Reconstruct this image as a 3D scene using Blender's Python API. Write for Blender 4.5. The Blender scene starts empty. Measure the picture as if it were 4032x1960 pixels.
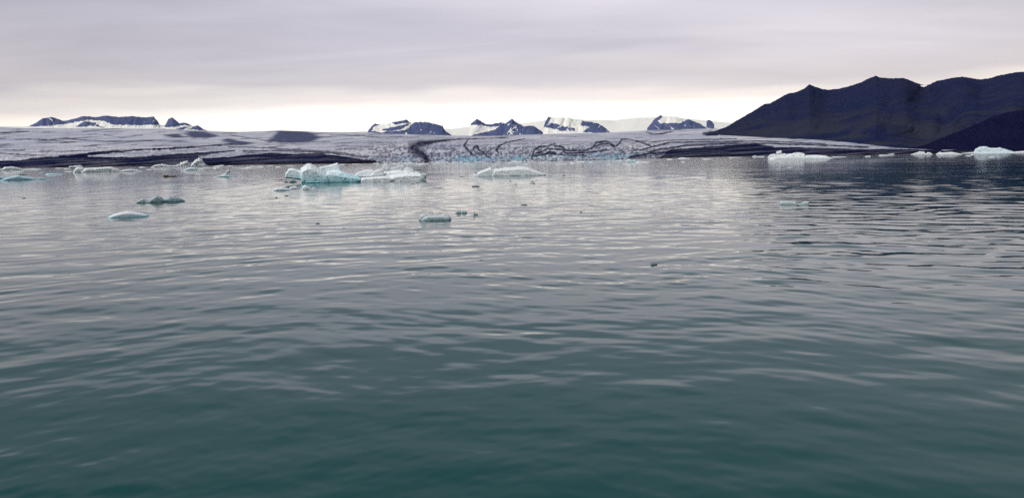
import bpy, bmesh, math, random
import numpy as np
from mathutils import Matrix, Vector

# ------------------------------------------------------------------ camera, sky, sun, exposure
scene = bpy.context.scene
COL = scene.collection
R = math.radians
FPX, CX, CY, CAM_H = 3104.0, 2016.0, 980.0, 3.0       # the photograph's own pixel frame (4032 x 1960)
SLOPE = 0.0156
ROLL = math.atan(SLOPE)
PITCH = math.atan((CY - 623.6) / FPX)
sp, cp, sa, ca = math.sin(PITCH), math.cos(PITCH), math.sin(ROLL), math.cos(ROLL)
FW = np.array([0, cp, -sp]); U0 = np.array([0, sp, cp]); X0 = np.array([1.0, 0, 0])
RT = X0 * ca - U0 * sa
UP = U0 * ca + X0 * sa
cam_d = bpy.data.cameras.new('camera')
cam = bpy.data.objects.new('camera', cam_d); COL.objects.link(cam)
cam_d.sensor_fit = 'HORIZONTAL'; cam_d.sensor_width = 36.0; cam_d.lens = FPX * 36 / 4032
cam_d.clip_start = 0.1; cam_d.clip_end = 90000
cam.matrix_world = Matrix(((RT[0], UP[0], -FW[0], 0), (RT[1], UP[1], -FW[1], 0), (RT[2], UP[2], -FW[2], CAM_H), (0, 0, 0, 1)))
scene.camera = cam

SUN_EL, SUN_AZ = R(45), R(-125)                         # azimuth from +Y, negative = left
world = bpy.data.worlds.new('World'); scene.world = world; world.use_nodes = True


class NT:
    """small helper for node trees"""
    def __init__(self, tree):
        self.t = tree; tree.nodes.clear()

    def n(self, kind, **kw):
        nd = self.t.nodes.new(kind)
        for k, v in kw.items():
            setattr(nd, k, v)
        return nd

    def link(self, a, b):
        self.t.links.new(a, b)

    def put(self, v, sock):
        if hasattr(v, 'is_linked'):
            self.t.links.new(v, sock)
        else:
            sock.default_value = v

    def math(self, op, a, b=0.0, c=0.0, clamp=False):
        nd = self.n('ShaderNodeMath', operation=op, use_clamp=clamp)
        for i, v in enumerate((a, b, c)):
            self.put(v, nd.inputs[i])
        return nd.outputs[0]

    def vec(self, op, a, b=(0, 0, 0), s=None):
        nd = self.n('ShaderNodeVectorMath', operation=op)
        self.put(a, nd.inputs[0]); self.put(b, nd.inputs[1])
        if s is not None:
            self.put(s, nd.inputs['Scale'])
        return nd.outputs['Value'] if op in ('DOT_PRODUCT', 'LENGTH') else nd.outputs['Vector']

    def sep(self, v):
        nd = self.n('ShaderNodeSeparateXYZ'); self.link(v, nd.inputs[0]); return nd.outputs

    def comb(self, x, y, z):
        nd = self.n('ShaderNodeCombineXYZ')
        for i, v in enumerate((x, y, z)):
            self.put(v, nd.inputs[i])
        return nd.outputs[0]

    def noise(self, vec, scale, detail=3.0, rough=0.5, dist=0.0, w=None):
        nd = self.n('ShaderNodeTexNoise')
        if w is not None:
            nd.noise_dimensions = '4D'; nd.inputs['W'].default_value = w
        self.put(vec, nd.inputs['Vector'])
        nd.inputs['Scale'].default_value = scale; nd.inputs['Detail'].default_value = detail
        nd.inputs['Roughness'].default_value = rough; nd.inputs['Distortion'].default_value = dist
        return nd.outputs['Fac']

    def ramp(self, fac, stops, interp='LINEAR'):
        nd = self.n('ShaderNodeValToRGB'); el = nd.color_ramp; el.interpolation = interp
        while len(el.elements) < len(stops):
            el.elements.new(0.5)
        for e, (p, c) in zip(el.elements, stops):
            e.position = p
            e.color = (c, c, c, 1) if not hasattr(c, '__len__') else (*c[:3], 1)
        self.put(fac, nd.inputs[0]); return nd.outputs[0]

    def maprange(self, v, a, b, c=0.0, d=1.0, smooth=True):
        nd = self.n('ShaderNodeMapRange', interpolation_type='SMOOTHSTEP' if smooth else 'LINEAR')
        self.put(v, nd.inputs[0])
        for i, k in enumerate((a, b, c, d)):
            nd.inputs[i + 1].default_value = k
        return nd.outputs[0]

    def mix(self, f, a, b, blend='MIX'):
        nd = self.n('ShaderNodeMix', data_type='RGBA', blend_type=blend)
        self.put(f, nd.inputs[0])
        for v, s in ((a, nd.inputs[6]), (b, nd.inputs[7])):
            if hasattr(v, 'is_linked'):
                self.link(v, s)
            else:
                s.default_value = (*v[:3], 1)
        return nd.outputs[2]

    def attr(self, name):
        return self.n('ShaderNodeAttribute', attribute_name=name).outputs['Fac']


def build_world():
    t = NT(world.node_tree)
    sky = t.n('ShaderNodeTexSky', sky_type='NISHITA', sun_disc=False, sun_elevation=SUN_EL, sun_rotation=SUN_AZ)
    sky.air_density = 1.0; sky.dust_density = 3.0
    d = t.n('ShaderNodeTexCoord').outputs['Generated']
    x, y, z = t.sep(d)
    zc = t.math('MAXIMUM', z, 0.0)
    k = t.math('DIVIDE', 1.0, t.math('ADD', zc, 0.10))
    plane = t.comb(t.math('MULTIPLY', x, k), t.math('MULTIPLY', y, k), 0.0)
    st = t.vec('MULTIPLY', plane, (0.55, 1.0, 1.0))
    big = t.noise(st, 0.55, 3.0, 0.5, 0.4, w=3.7)
    fine = t.noise(t.vec('MULTIPLY', plane, (0.45, 1.3, 1)), 1.5, 5.0, 0.55, 0.5, w=1.2)
    veil = t.noise(t.vec('MULTIPLY', d, (2.0, 2.0, 14.0)), 1.6, 4.0, 0.5, 0.3, w=9.0)
    # elevation of the cloud base wanders a little
    e = t.math('ADD', z, t.math('MULTIPLY', t.math('SUBTRACT', veil, 0.5), 0.065))
    e = t.math('ADD', e, t.math('MULTIPLY', t.math('MULTIPLY', x, x), 0.045))
    deck = t.ramp(t.math('MULTIPLY', e, 2.0, clamp=True), [
        (0.000, (0.84, 0.79, 0.70)),
        (0.118, (0.78, 0.735, 0.66)),
        (0.160, (0.54, 0.505, 0.475)),
        (0.205, (0.385, 0.365, 0.375)),
        (0.260, (0.350, 0.336, 0.370)),
        (0.370, (0.355, 0.345, 0.380)),
        (0.520, (0.225, 0.245, 0.280)),
        (1.000, (0.125, 0.160, 0.190))], 'EASE')
    # brighter towards the hidden sun's bearing, darker away from it
    hl = t.math('SQRT', t.math('ADD', t.math('MULTIPLY', x, x), t.math('ADD', t.math('MULTIPLY', y, y), 1e-4)))
    cosaz = t.math('DIVIDE', t.math('ADD', t.math('MULTIPLY', y, 0.995), t.math('MULTIPLY', x, 0.10)), hl)
    glow = t.ramp(t.math('MULTIPLY_ADD', cosaz, 0.5, 0.5), [(0.0, 0.74), (0.82, 0.80), (0.93, 0.92), (0.985, 1.06), (1.0, 1.09)])
    mod = t.math('ADD', t.math('MULTIPLY', t.math('SUBTRACT', big, 0.5), 0.95), t.math('MULTIPLY', t.math('SUBTRACT', fine, 0.5), 0.48))
    mod = t.math('MULTIPLY', mod, t.maprange(z, 0.04, 0.14))
    mod = t.math('ADD', 1.0, mod)
    # warm and cool patches
    tint = t.mix(t.maprange(big, 0.35, 0.65), (0.985, 0.99, 1.03), (1.03, 0.995, 0.975))
    col = t.mix(1.0, deck, tint, 'MULTIPLY')
    col = t.vec('SCALE', col, s=t.math('MULTIPLY', glow, mod))
    gap = t.vec('SCALE', sky.outputs[0], s=0.065)
    fin = t.mix(0.95, gap, col)
    bg = t.n('ShaderNodeBackground'); t.link(fin, bg.inputs[0]); bg.inputs[1].default_value = 1.0
    out = t.n('ShaderNodeOutputWorld'); t.link(bg.outputs[0], out.inputs[0])


build_world()
sun_d = bpy.data.lights.new('sun', 'SUN'); sun_d.energy = 1.5; sun_d.angle = R(40); sun_d.color = (1.0, 0.96, 0.90)
sun = bpy.data.objects.new('sun', sun_d); COL.objects.link(sun)
sun.rotation_euler = Vector((math.sin(SUN_AZ) * math.cos(SUN_EL), math.cos(SUN_AZ) * math.cos(SUN_EL), math.sin(SUN_EL))).to_track_quat('Z', 'Y').to_euler()
vs = scene.view_settings
vs.view_transform = 'Standard'; vs.look = 'None'; vs.exposure = 0.85; vs.gamma = 1.0; vs.use_curve_mapping = False
scene.cycles.max_bounces = 6; scene.cycles.diffuse_bounces = 2; scene.cycles.glossy_bounces = 3
scene.cycles.transmission_bounces = 4; scene.cycles.volume_bounces = 0; scene.cycles.transparent_max_bounces = 6
scene.cycles.caustics_reflective = False; scene.cycles.caustics_refractive = False
scene.cycles.use_denoising = False
rng = np.random.default_rng(7)


# ------------------------------------------------------------------ helpers
def ray(px, py):
    """direction through a pixel of the photograph -> (unit horizontal x, y, rise per metre)"""
    px = np.asarray(px, float); py = np.asarray(py, float)
    a = (px - CX) / FPX; b = (CY - py) / FPX
    d = FW[None] + a.reshape(-1, 1) * RT[None] + b.reshape(-1, 1) * UP[None]
    h = np.hypot(d[:, 0], d[:, 1])
    return d[:, 0] / h, d[:, 1] / h, d[:, 2] / h


def point(px, py, D):
    ux, uy, tz = ray(px, py)
    D = np.asarray(D, float).reshape(-1)
    return np.stack([ux * D, uy * D, CAM_H + tz * D], 1)


def on_water(px, py):
    ux, uy, tz = ray([px], [py])
    D = -CAM_H / tz[0]
    return float(ux[0] * D), float(uy[0] * D), float(D)


def horizon(px):
    return 655.05 - SLOPE * np.asarray(px, float)


def hash2(ix, iy, seed):
    h = (ix.astype(np.int64) * 374761393 + iy.astype(np.int64) * 668265263 + seed * 974711) & 0xFFFFFFFF
    h = ((h ^ (h >> 13)) * 1274126177) & 0xFFFFFFFF
    return ((h ^ (h >> 16)) & 0xFFFF) / 65535.0


def vnoise(x, y, seed=0):
    ix = np.floor(x); iy = np.floor(y); fx = x - ix; fy = y - iy
    fx = fx * fx * fx * (fx * (fx * 6 - 15) + 10); fy = fy * fy * fy * (fy * (fy * 6 - 15) + 10)
    a = hash2(ix, iy, seed); b = hash2(ix + 1, iy, seed); c = hash2(ix, iy + 1, seed); d = hash2(ix + 1, iy + 1, seed)
    return (a + (b - a) * fx) * (1 - fy) + (c + (d - c) * fx) * fy


def fbm(x, y, seed=0, oct=4, gain=0.5, ridged=False):
    s = 0.0; amp = 1.0; tot = 0.0
    for i in range(oct):
        n = vnoise(x, y, seed + i * 17)
        if ridged:
            n = 1 - np.abs(2 * n - 1)
        s = s + amp * n; tot += amp; amp *= gain
        x, y = x * 1.93 + y * 0.35 + 11.3, y * 1.93 - x * 0.35 + 4.1
    return s / tot


def poly(px, py, pts):
    ins = np.zeros(px.shape, bool); n = len(pts)
    for i in range(n):
        x1, y1 = pts[i]; x2, y2 = pts[(i + 1) % n]
        if y1 == y2:
            continue
        c = ((y1 > py) != (y2 > py)) & (px < (x2 - x1) * (py - y1) / (y2 - y1) + x1)
        ins ^= c
    return ins


def stroke(px, py, pts):
    """1 on a line of (x, y, width) fading to 0 at its edge"""
    m = np.zeros(px.shape)
    for (x1, y1, w1), (x2, y2, w2) in zip(pts[:-1], pts[1:]):
        dx, dy = x2 - x1, y2 - y1
        t = np.clip(((px - x1) * dx + (py - y1) * dy) / (dx * dx + dy * dy), 0, 1)
        dist = np.hypot(px - x1 - t * dx, py - y1 - t * dy)
        w = (w1 + (w2 - w1) * t) * 0.6
        m = np.maximum(m, np.clip(1.4 - dist / w * 0.9, 0, 1))
    return m


def mesh_grid(name, P, nc, nr, mat, attrs=None, smooth=True):
    """P: (nr*nc, 3), row major"""
    me = bpy.data.meshes.new(name)
    me.vertices.add(len(P)); me.vertices.foreach_set('co', P.astype(np.float32).ravel())
    i = np.arange(nr - 1)[:, None] * nc + np.arange(nc - 1)[None]
    q = np.stack([i, i + 1, i + nc + 1, i + nc], -1).reshape(-1, 4).astype(np.int32)
    nf = len(q)
    me.loops.add(nf * 4); me.loops.foreach_set('vertex_index', q.ravel())
    me.polygons.add(nf); me.polygons.foreach_set('loop_start', np.arange(nf, dtype=np.int32) * 4)
    me.polygons.foreach_set('use_smooth', np.full(nf, smooth))
    me.update(calc_edges=True)
    for k, v in (attrs or {}).items():
        a = me.attributes.new(k, 'FLOAT', 'POINT'); a.data.foreach_set('value', np.asarray(v, np.float32).ravel())
    me.materials.append(mat)
    o = bpy.data.objects.new(name, me); COL.objects.link(o)
    return o


def structure(o):
    o['kind'] = 'structure'; return o


def tag(o, label, cat, group=None):
    o['label'] = label; o['category'] = cat
    if group:
        o['group'] = group
    return o


def principled(name):
    m = bpy.data.materials.new(name); m.use_nodes = True
    t = NT(m.node_tree)
    b = t.n('ShaderNodeBsdfPrincipled'); o = t.n('ShaderNodeOutputMaterial'); t.link(b.outputs[0], o.inputs[0])
    return m, t, b


# ------------------------------------------------------------------ materials of the setting
def water_material():
    m, t, b = principled('lagoon_water')
    g = t.n('ShaderNodeNewGeometry')
    p = g.outputs['Position']
    x, y, z = t.sep(p)
    # rings spreading from the boat bend the ripples a little
    rr = t.vec('LENGTH', t.comb(x, y, 0.0))
    q = t.comb(t.math('MULTIPLY', x, 0.42), t.math('ADD', t.math('MULTIPLY', y, 0.5), t.math('MULTIPLY', rr, 0.5)), 0.0)
    lane = t.maprange(t.noise(t.vec('MULTIPLY', p, (0.5, 1.0, 0)), 0.035, 3.0, 0.6), 0.36, 0.62, 0.35, 1.0)
    dist = t.maprange(rr, 6.0, 45.0, 0.35, 1.0)
    amp = t.math('MULTIPLY', t.math('MULTIPLY', lane, dist), t.maprange(rr, 50.0, 380.0, 1.0, 4.5))

    def height(v):
        a = t.noise(v, 2.6, 2.0, 0.5, 0.6, w=0.3)
        c = t.noise(v, 0.75, 2.0, 0.5, 0.4, w=5.1)
        return t.math('ADD', t.math('MULTIPLY', a, 0.009), t.math('MULTIPLY', c, 0.028))
    h0 = height(q)
    hx = height(t.vec('ADD', q, (0.03 * 0.42, 0, 0)))
    hy = height(t.vec('ADD', q, (0, 0.03, 0)))
    sx = t.math('MULTIPLY', t.math('DIVIDE', t.math('SUBTRACT', h0, hx), 0.03), amp)
    sy = t.math('MULTIPLY', t.math('DIVIDE', t.math('SUBTRACT', h0, hy), 0.03), amp)
    nrm = t.vec('NORMALIZE', t.vec('ADD', g.outputs['Normal'], t.comb(sx, sy, 0.0)))
    t.link(nrm, b.inputs['Normal'])
    silt = t.noise(p, 0.02, 2.0)
    b.inputs['Base Color'].default_value = (0.004, 0.032, 0.034, 1)
    t.link(t.mix(silt, (0.002, 0.044, 0.041), (0.003, 0.055, 0.050)), b.inputs['Base Color'])
    b.inputs['Roughness'].default_value = 0.035
    b.inputs['IOR'].default_value = 1.30
    b.inputs['Specular Tint'].default_value = (0.30, 0.80, 0.90, 1)
    return m


def glacier_material():
    m, t, b = principled('glacier_ice')
    p = t.n('ShaderNodeNewGeometry').outputs['Position']
    debris, crev, blue, rock = (t.attr(k) for k in ('debris', 'crev', 'blue', 'rock'))
    low = t.noise(t.vec('MULTIPLY', p, (0.004, 0.0016, 0.01)), 1.0, 4.0, 0.55)
    fine = t.noise(t.vec('MULTIPLY', p, (0.05, 0.012, 0.12)), 1.0, 4.0, 0.62, 0.5)
    crk = t.attr('crack')
    ice = t.mix(t.maprange(low, 0.35, 0.65), (0.40, 0.40, 0.50), (0.60, 0.59, 0.64))
    ice = t.mix(t.maprange(fine, 0.50, 0.72, 0.0, 0.55), ice, (0.17, 0.17, 0.24))
    dirt = t.math('MULTIPLY', t.maprange(crk, 0.50, 0.64), crev)
    ice = t.mix(t.math('MULTIPLY', dirt, 0.74), ice, (0.050, 0.055, 0.095))
    ice = t.mix(t.math('MULTIPLY', blue, t.maprange(crk, 0.62, 0.40, 0.35, 1.0)), ice, (0.20, 0.46, 0.60))
    z = t.sep(p)[2]
    rubble = t.mix(t.maprange(z, 0.5, 4.5), (0.013, 0.009, 0.015), (0.006, 0.008, 0.036))
    rubble = t.mix(t.maprange(fine, 0.50, 0.80, 0.0, 0.4), rubble, (0.020, 0.020, 0.048))
    col = t.mix(debris, ice, rubble)
    col = t.mix(t.math('MULTIPLY', rock, t.maprange(fine, 0.75, 0.45, 0.7, 1.0)), col, (0.070, 0.078, 0.145))
    t.link(col, b.inputs['Base Color'])
    b.inputs['Roughness'].default_value = 0.75
    b.inputs['Specular IOR Level'].default_value = 0.0
    return m


def rock_material(name, a, c, d, scale, green=0.0):
    """mountain rock with snow where the attribute says so"""
    m, t, b = principled(name)
    p = t.n('ShaderNodeNewGeometry').outputs['Position']
    n1 = t.noise(p, 0.004 * scale, 5.0, 0.6, 0.5)
    n2 = t.noise(t.vec('MULTIPLY', p, (1, 1, 2.2)), 0.022 * scale, 6.0, 0.68, 0.6)
    col = t.mix(t.maprange(n1, 0.35, 0.65), a, c)
    col = t.mix(t.maprange(n2, 0.45, 0.75, 0.0, 0.6), col, d)
    if green:
        z = t.sep(p)[2]
        g = t.math('MULTIPLY', t.maprange(z, 330.0, 60.0), t.maprange(n1, 0.40, 0.62))
        col = t.mix(t.math('MULTIPLY', g, green), col, (0.036, 0.039, 0.052))
    snow = t.attr('snow')
    s = t.maprange(t.math('ADD', snow, t.math('MULTIPLY', t.math('SUBTRACT', n2, 0.5), 0.3)), 0.42, 0.58)
    col = t.mix(s, col, (0.92, 0.89, 0.83))
    t.link(col, b.inputs['Base Color'])
    b.inputs['Roughness'].default_value = 0.9; b.inputs['Specular IOR Level'].default_value = 0.0
    bp = t.n('ShaderNodeBump'); bp.inputs['Strength'].default_value = 0.5; bp.inputs['Distance'].default_value = 10.0
    t.link(n2, bp.inputs['Height']); t.link(bp.outputs[0], b.inputs['Normal'])
    return m


def plain_material(name, col, rough=0.9):
    m, t, b = principled(name)
    p = t.n('ShaderNodeNewGeometry').outputs['Position']
    n = t.noise(p, 0.01, 4.0, 0.6)
    t.link(t.mix(n, tuple(v * 0.8 for v in col), tuple(min(1, v * 1.15) for v in col)), b.inputs['Base Color'])
    b.inputs['Roughness'].default_value = rough
    return m


# ------------------------------------------------------------------ ground sheet and water
GROUND = plain_material('lake_bed', (0.05, 0.05, 0.055))
k = 40000.0
structure(mesh_grid('ground', np.array([[-k, -k, -30], [k, -k, -30], [-k, k, -30], [k, k, -30]], float), 2, 2, GROUND))


def wave_height(x, y, r, cell):
    """sum of many small wave trains; trains finer than the local mesh are left to the shader"""
    w = np.random.default_rng(21)
    z = np.zeros_like(x)
    u, v = x, 0.6 * y + 0.4 * r
    u = u + 0.5 * np.sin(v * 0.31 + 1.3) + 0.35 * np.sin(u * 0.47 + v * 0.2)
    v = v + 0.35 * np.sin(u * 0.38 + 0.4) + 0.22 * np.sin(u * 0.81 - v * 0.33)
    lane = np.clip((fbm(x * 0.035 + 40, y * 0.07 + 40, 5, 3) - 0.34) * 3.2, 0.10, 1)
    gust = np.clip((fbm(x * 0.16 + 70, v * 0.30 + 40, 8, 2) - 0.28) * 2.4, 0.15, 1)
    near = np.clip((r - 4) / 30, 0, 1)
    for i in range(76):
        lam = 0.14 * (3.2 / 0.14) ** ((i + w.random()) / 76)
        ang = w.normal(0, 0.60)
        slope = 0.0140 if lam < 0.4 else (0.0100 if lam < 1.5 else 0.0055)
        a = slope * lam / (2 * math.pi)
        fade = np.clip(lam / (cell * 3.2) - 0.6, 0, 1)
        kk = 2 * math.pi / lam
        ph = kk * (u * math.sin(ang) + v * math.cos(ang)) + w.random() * 6.283
        env = (0.85 + 0.15 * near) * (0.25 + 0.95 * lane * gust if lam < 0.4 else 0.45 + 0.55 * gust)
        if lam > 1.5:
            env = 0.5 + 0.8 * near
        z += a * fade * env * np.sin(ph)
    return z


def build_water():
    rad = [0.6]
    while rad[-1] < 6000:
        r = rad[-1]
        rad.append(r + (max(0.035, 0.0052 * r) if r > 4.5 else 0.3) if r < 420 else r * 1.06)
    rad = np.array(rad)
    ang = np.concatenate([np.linspace(-math.pi, R(-46), 30)[:-1], np.linspace(R(-46), R(46), 800), np.linspace(R(46), math.pi, 30)[1:]])
    A, Rr = np.meshgrid(ang, rad)
    A = A.ravel(); Rr = Rr.ravel()
    x = Rr * np.sin(A); y = Rr * np.cos(A)
    cell = np.maximum(0.035, 0.0052 * Rr); cell = np.where(Rr > 420, 60, cell)
    cell = np.where(np.abs(A) > R(46), 1e3, cell)
    z = wave_height(x, y, Rr, cell)
    return structure(mesh_grid('water', np.stack([x, y, z], 1), len(ang), len(rad), water_material()))


build_water()

# ------------------------------------------------------------------ the glacier
SHORE = [(-1200, 680.5), (0, 661.5), (300, 659), (750, 654), (1000, 649), (1300, 645.5), (1500, 643), (1700, 640), (1900, 638),
         (2100, 635.5), (2300, 631.5), (2450, 627.5), (2650, 622), (2900, 616.5), (3150, 613), (3400, 609.5), (3500, 607.5), (4032, 598.5), (5200, 580.5)]
GTOP = [(-1200, 515), (0, 501), (80, 505), (640, 507), (900, 521), (1052, 516), (1100, 514), (1180, 517), (1300, 522), (1447, 521), (1500, 526),
        (1778, 534), (1920, 536), (2160, 528), (2400, 522), (2600, 511), (2700, 509), (2825, 506), (2832, 532), (3000, 541), (3200, 550),
        (3332, 560), (3430, 571), (3530, 583), (3700, 591), (4032, 590), (5200, 572)]


def line(pts, x):
    a = np.array(pts, float); return np.interp(x, a[:, 0], a[:, 1])


def build_glacier():
    cols = np.concatenate([np.arange(-1200, -100, 25), np.arange(-100, 4140, 2.4), np.arange(4140, 5200, 25)])
    nr = 120
    s = np.linspace(0, 1, nr)
    ysh = line(SHORE, cols); ytop = line(GTOP, cols)
    ux, uy, tz = ray(cols, ysh); Ds = -CAM_H / tz
    Dt = line([(-1200, 7000), (2600, 7000), (2825, 6500), (2832, 4100), (3530, 2500), (3700, 1900), (5200, 1900)], cols)
    Dt = np.maximum(Dt, Ds + 250)
    X = np.tile(cols, (nr, 1)); S = np.tile(s[:, None], (1, len(cols)))
    Y = ysh[None] + (ytop - ysh)[None] * S
    D = Ds[None] + (Dt - Ds)[None] * S ** 1.9
    jx = X + 5.0 * (fbm(X / 22, Y / 5, 3, 3) - 0.5) * 2
    jy = Y + 3.0 * (fbm(X / 30, Y / 6, 9, 3) - 0.5) * 2 + 3.0 * (fbm(X / 110, (Y + 0.07 * X) / 2.6, 19, 3) - 0.5) * 2
    lx = X + 2.5 * (fbm(X / 16, Y / 5, 23, 2) - 0.5) * 2
    ly = Y + 1.6 * (fbm(X / 14, Y / 5, 29, 2) - 0.5) * 2
    deb = np.zeros_like(X)
    low = [(-1300, 690), (-1300, 655), (0, 634), (72, 632), (120, 625), (200, 617), (300, 608), (400, 597), (520, 590), (680, 581), (800, 572), (890, 566),
           (960, 562), (1010, 562), (960, 567), (800, 580), (650, 590), (520, 597), (430, 605), (345, 613), (350, 618), (480, 620), (560, 617), (640, 608), (740, 603),
           (860, 596), (960, 590), (860, 604), (780, 614), (790, 622), (900, 621), (980, 608), (1072, 602), (1160, 608), (1240, 604), (1320, 613), (1420, 628), (1500, 640), (1500, 700)]
    deb[poly(jx, jy, low)] = 1
    rt = [(2560, 640), (2600, 616), (2640, 588), (2700, 584), (2796, 577), (2900, 571), (2988, 568), (3051, 579), (3179, 581), (3275, 584), (3400, 587), (3520, 588), (3700, 591), (5300, 571), (5300, 640)]
    deb[poly(jx, jy, rt)] = 1
    strokes = [
        [(2000, 541, 2.5), (1900, 546, 3), (1800, 549, 4), (1720, 556, 9), (1650, 568, 24), (1628, 582, 36), (1642, 596, 28), (1667, 612, 26), (1682, 634, 22)],
        [(1840, 552, 4), (1828, 574, 7), (1838, 588, 6), (1860, 608, 5), (1880, 620, 4)],
        [(1934, 626, 4), (1904, 604, 6), (1888, 592, 6), (1880, 578, 6), (1868, 580, 5), (1862, 590, 5)],
        [(2064, 546, 3), (1992, 562, 5), (1964, 576, 6), (1954, 592, 6), (1964, 606, 4)],
        [(2095, 628, 7), (2103, 592, 6), (2120, 580, 6), (2159, 574, 6), (2183, 566, 6), (2187, 576, 5), (2215, 580, 6), (2223, 592, 6), (2259, 594, 6), (2311, 592, 6),
         (2335, 580, 6), (2347, 564, 6), (2387, 558, 6), (2423, 576, 6), (2439, 568, 5), (2447, 550, 5), (2471, 548, 5), (2499, 554, 4), (2559, 574, 6)],
        [(2339, 578, 4), (2367, 568, 5), (2399, 566, 5), (2420, 582, 4)],
        [(2110, 606, 5), (2160, 586, 4), (2210, 588, 5), (2230, 604, 5), (2300, 603, 5), (2350, 596, 5), (2400, 592, 4)],
        [(2105, 616, 6), (2160, 604, 5), (2230, 612, 5), (2310, 612, 4)],
        [(2140, 612, 5), (2165, 598, 6), (2190, 606, 5)],
        [(2559, 562, 4), (2640, 552, 3), (2800, 548, 4), (2900, 547, 3)],
        [(2540, 588, 6), (2579, 576, 5), (2639, 562, 5), (2800, 558, 5), (2950, 556, 4), (3100, 560, 4), (3250, 568, 4)],
        [(2550, 600, 7), (2620, 586, 7), (2700, 572, 7), (2850, 566, 6), (3050, 566, 5), (3250, 572, 5), (3420, 580, 4)],
        [(2480, 620, 8), (2560, 606, 8), (2640, 600, 9), (2760, 596, 6)],
        [(2545, 520, 3), (2570, 528, 4), (2610, 526, 4), (2650, 516, 3)], [(2770, 527, 10), (2800, 524, 14)],
        [(0, 524, 4), (40, 521, 4), (110, 517, 3)], [(0, 590, 3), (100, 590, 2.5)], [(60, 548, 2), (200, 552, 2.5), (300, 562, 2)],
        [(150, 555, 2), (260, 545, 3), (420, 560, 2), (600, 556, 2)], [(410, 530, 2), (480, 542, 3), (560, 532, 2)], [(0, 605, 2.5), (180, 612, 2)],
        [(900, 532, 2), (1060, 556, 2.5), (1300, 560, 2)], [(900, 578, 3), (1050, 582, 3), (1250, 596, 3), (1400, 608, 3)],
        [(960, 596, 4), (1100, 592, 3), (1300, 604, 4), (1450, 620, 4)], [(1300, 530, 2), (1500, 540, 2), (1650, 540, 2)]]
    broken = np.clip((fbm(X / 16, Y / 4, 131, 3) - 0.12) * 3.4, 0.8, 1)
    deb = deb * np.clip(0.84 + 0.7 * (fbm(X / 140, (Y + 0.06 * X) / 2.4, 141, 3) - 0.3), 0.8, 1)
    for st in strokes:
        deb = np.maximum(deb, 0.95 * broken * stroke(lx, ly, st))
    fib = fbm(X / 90, (Y + X * 0.05) / 3.2, 31, 4)                                  # flow stripes
    deb = np.maximum(deb, 0.75 * np.clip((fib - 0.60) * 7, 0, 1) * (1 - 0.6 * ((X > 1500) & (X < 2500))))
    rock = np.zeros_like(X)
    for pg in ([(731, 528), (739, 516), (799, 518), (867, 536), (830, 543), (759, 545)], [(1050, 558), (1080, 534), (1100, 513), (1200, 516), (1275, 541), (1215, 560)],
               [(870, 552), (900, 546), (960, 556), (1005, 568), (920, 572)], [(630, 530), (700, 527), (735, 540), (690, 544)]):
        for ox, oy in ((-7, -1.5), (7, 1.5), (-3, 2), (3, -2), (0, 0), (10, -1), (-10, 1)):
            rock += poly(jx + ox, jy + oy, pg) / 7.0
    crev = np.clip((X - 1200) / 350, 0, 1) * np.clip((2800 - X) / 250, 0, 1) * np.clip((Y - 545) / 45, 0.12, 1)
    crev = np.maximum(crev, 0.35 * np.clip((Y - 560) / 40, 0, 1))
    front = np.clip((S - 0.0) * 12, 0, 1) * np.clip((0.30 - S) / 0.16, 0, 1)
    blue = front * np.clip((X - 1430) / 200, 0.0, 1) * np.clip((2640 - X) / 150, 0, 1) * np.clip((fbm(X / 45, Y / 30, 71, 3) - 0.30) * 3, 0.1, 1)
    patch = np.exp(-((X - 1840) / 70) ** 2) + np.exp(-((X - 2020) / 60) ** 2) * 0.7 + np.exp(-((X - 2420) / 90) ** 2) * 0.5
    blue = np.clip(blue * (0.5 + 1.1 * patch), 0, 1) * (1 - deb * 0.8)
    P = point(X.ravel(), Y.ravel(), D.ravel())
    # broken ice: push points along their own bearing so the surface turns rough
    px_m = D / FPX
    amp = crev * (1 - deb * 0.5)
    bump = (fbm(X / 9, Y / 4.0, 5, 3, ridged=True) - 0.55)
    zoff = (bump * amp * 7.0 * px_m + (fbm(X / 160, Y / 14, 15, 3) - 0.5) * 5 * px_m * np.clip((1 - S) * 4, 0, 1) * np.clip(S * 8, 0, 1)) * np.clip((1 - S) * 14, 0.15, 1)
    hill = fbm(X / 120, Y / 30, 77, 3) * np.where(poly(X, Y, low) | poly(X, Y, rt), 1, 0)
    P[:, 2] += (zoff + hill * 2.0 * px_m * np.clip(S * 6, 0, 1)).ravel()
    # submerged toe in front, back slope behind
    toe = P[:len(cols)].copy(); toe[:, 2] = -12
    back = P[-len(cols):].copy(); f = 1.25; back[:, :2] *= f; back[:, 2] -= 40
    back2 = back.copy(); back2[:, :2] *= 1.1; back2[:, 2] = -32
    P = np.concatenate([toe, P, back, back2])
    pad = lambda a: np.concatenate([a[:1], a, a[-1:], a[-1:]]).ravel()
    crack = 0.55 * fbm(X / 7.0, Y / 4.2, 101, 2) + 0.45 * fbm(X / 18, Y / 5.5, 111, 3, ridged=True) + 0.01
    crack = crack + 0.06 * (fbm(X / 240, Y / 25, 121, 2) - 0.5)
    at = {'crack': pad(crack), 'debris': pad(deb), 'crev': pad(crev), 'blue': pad(blue), 'rock': pad(rock)}
    return structure(mesh_grid('glacier', P, len(cols), nr + 3, glacier_material(), at))


build_glacier()


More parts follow.
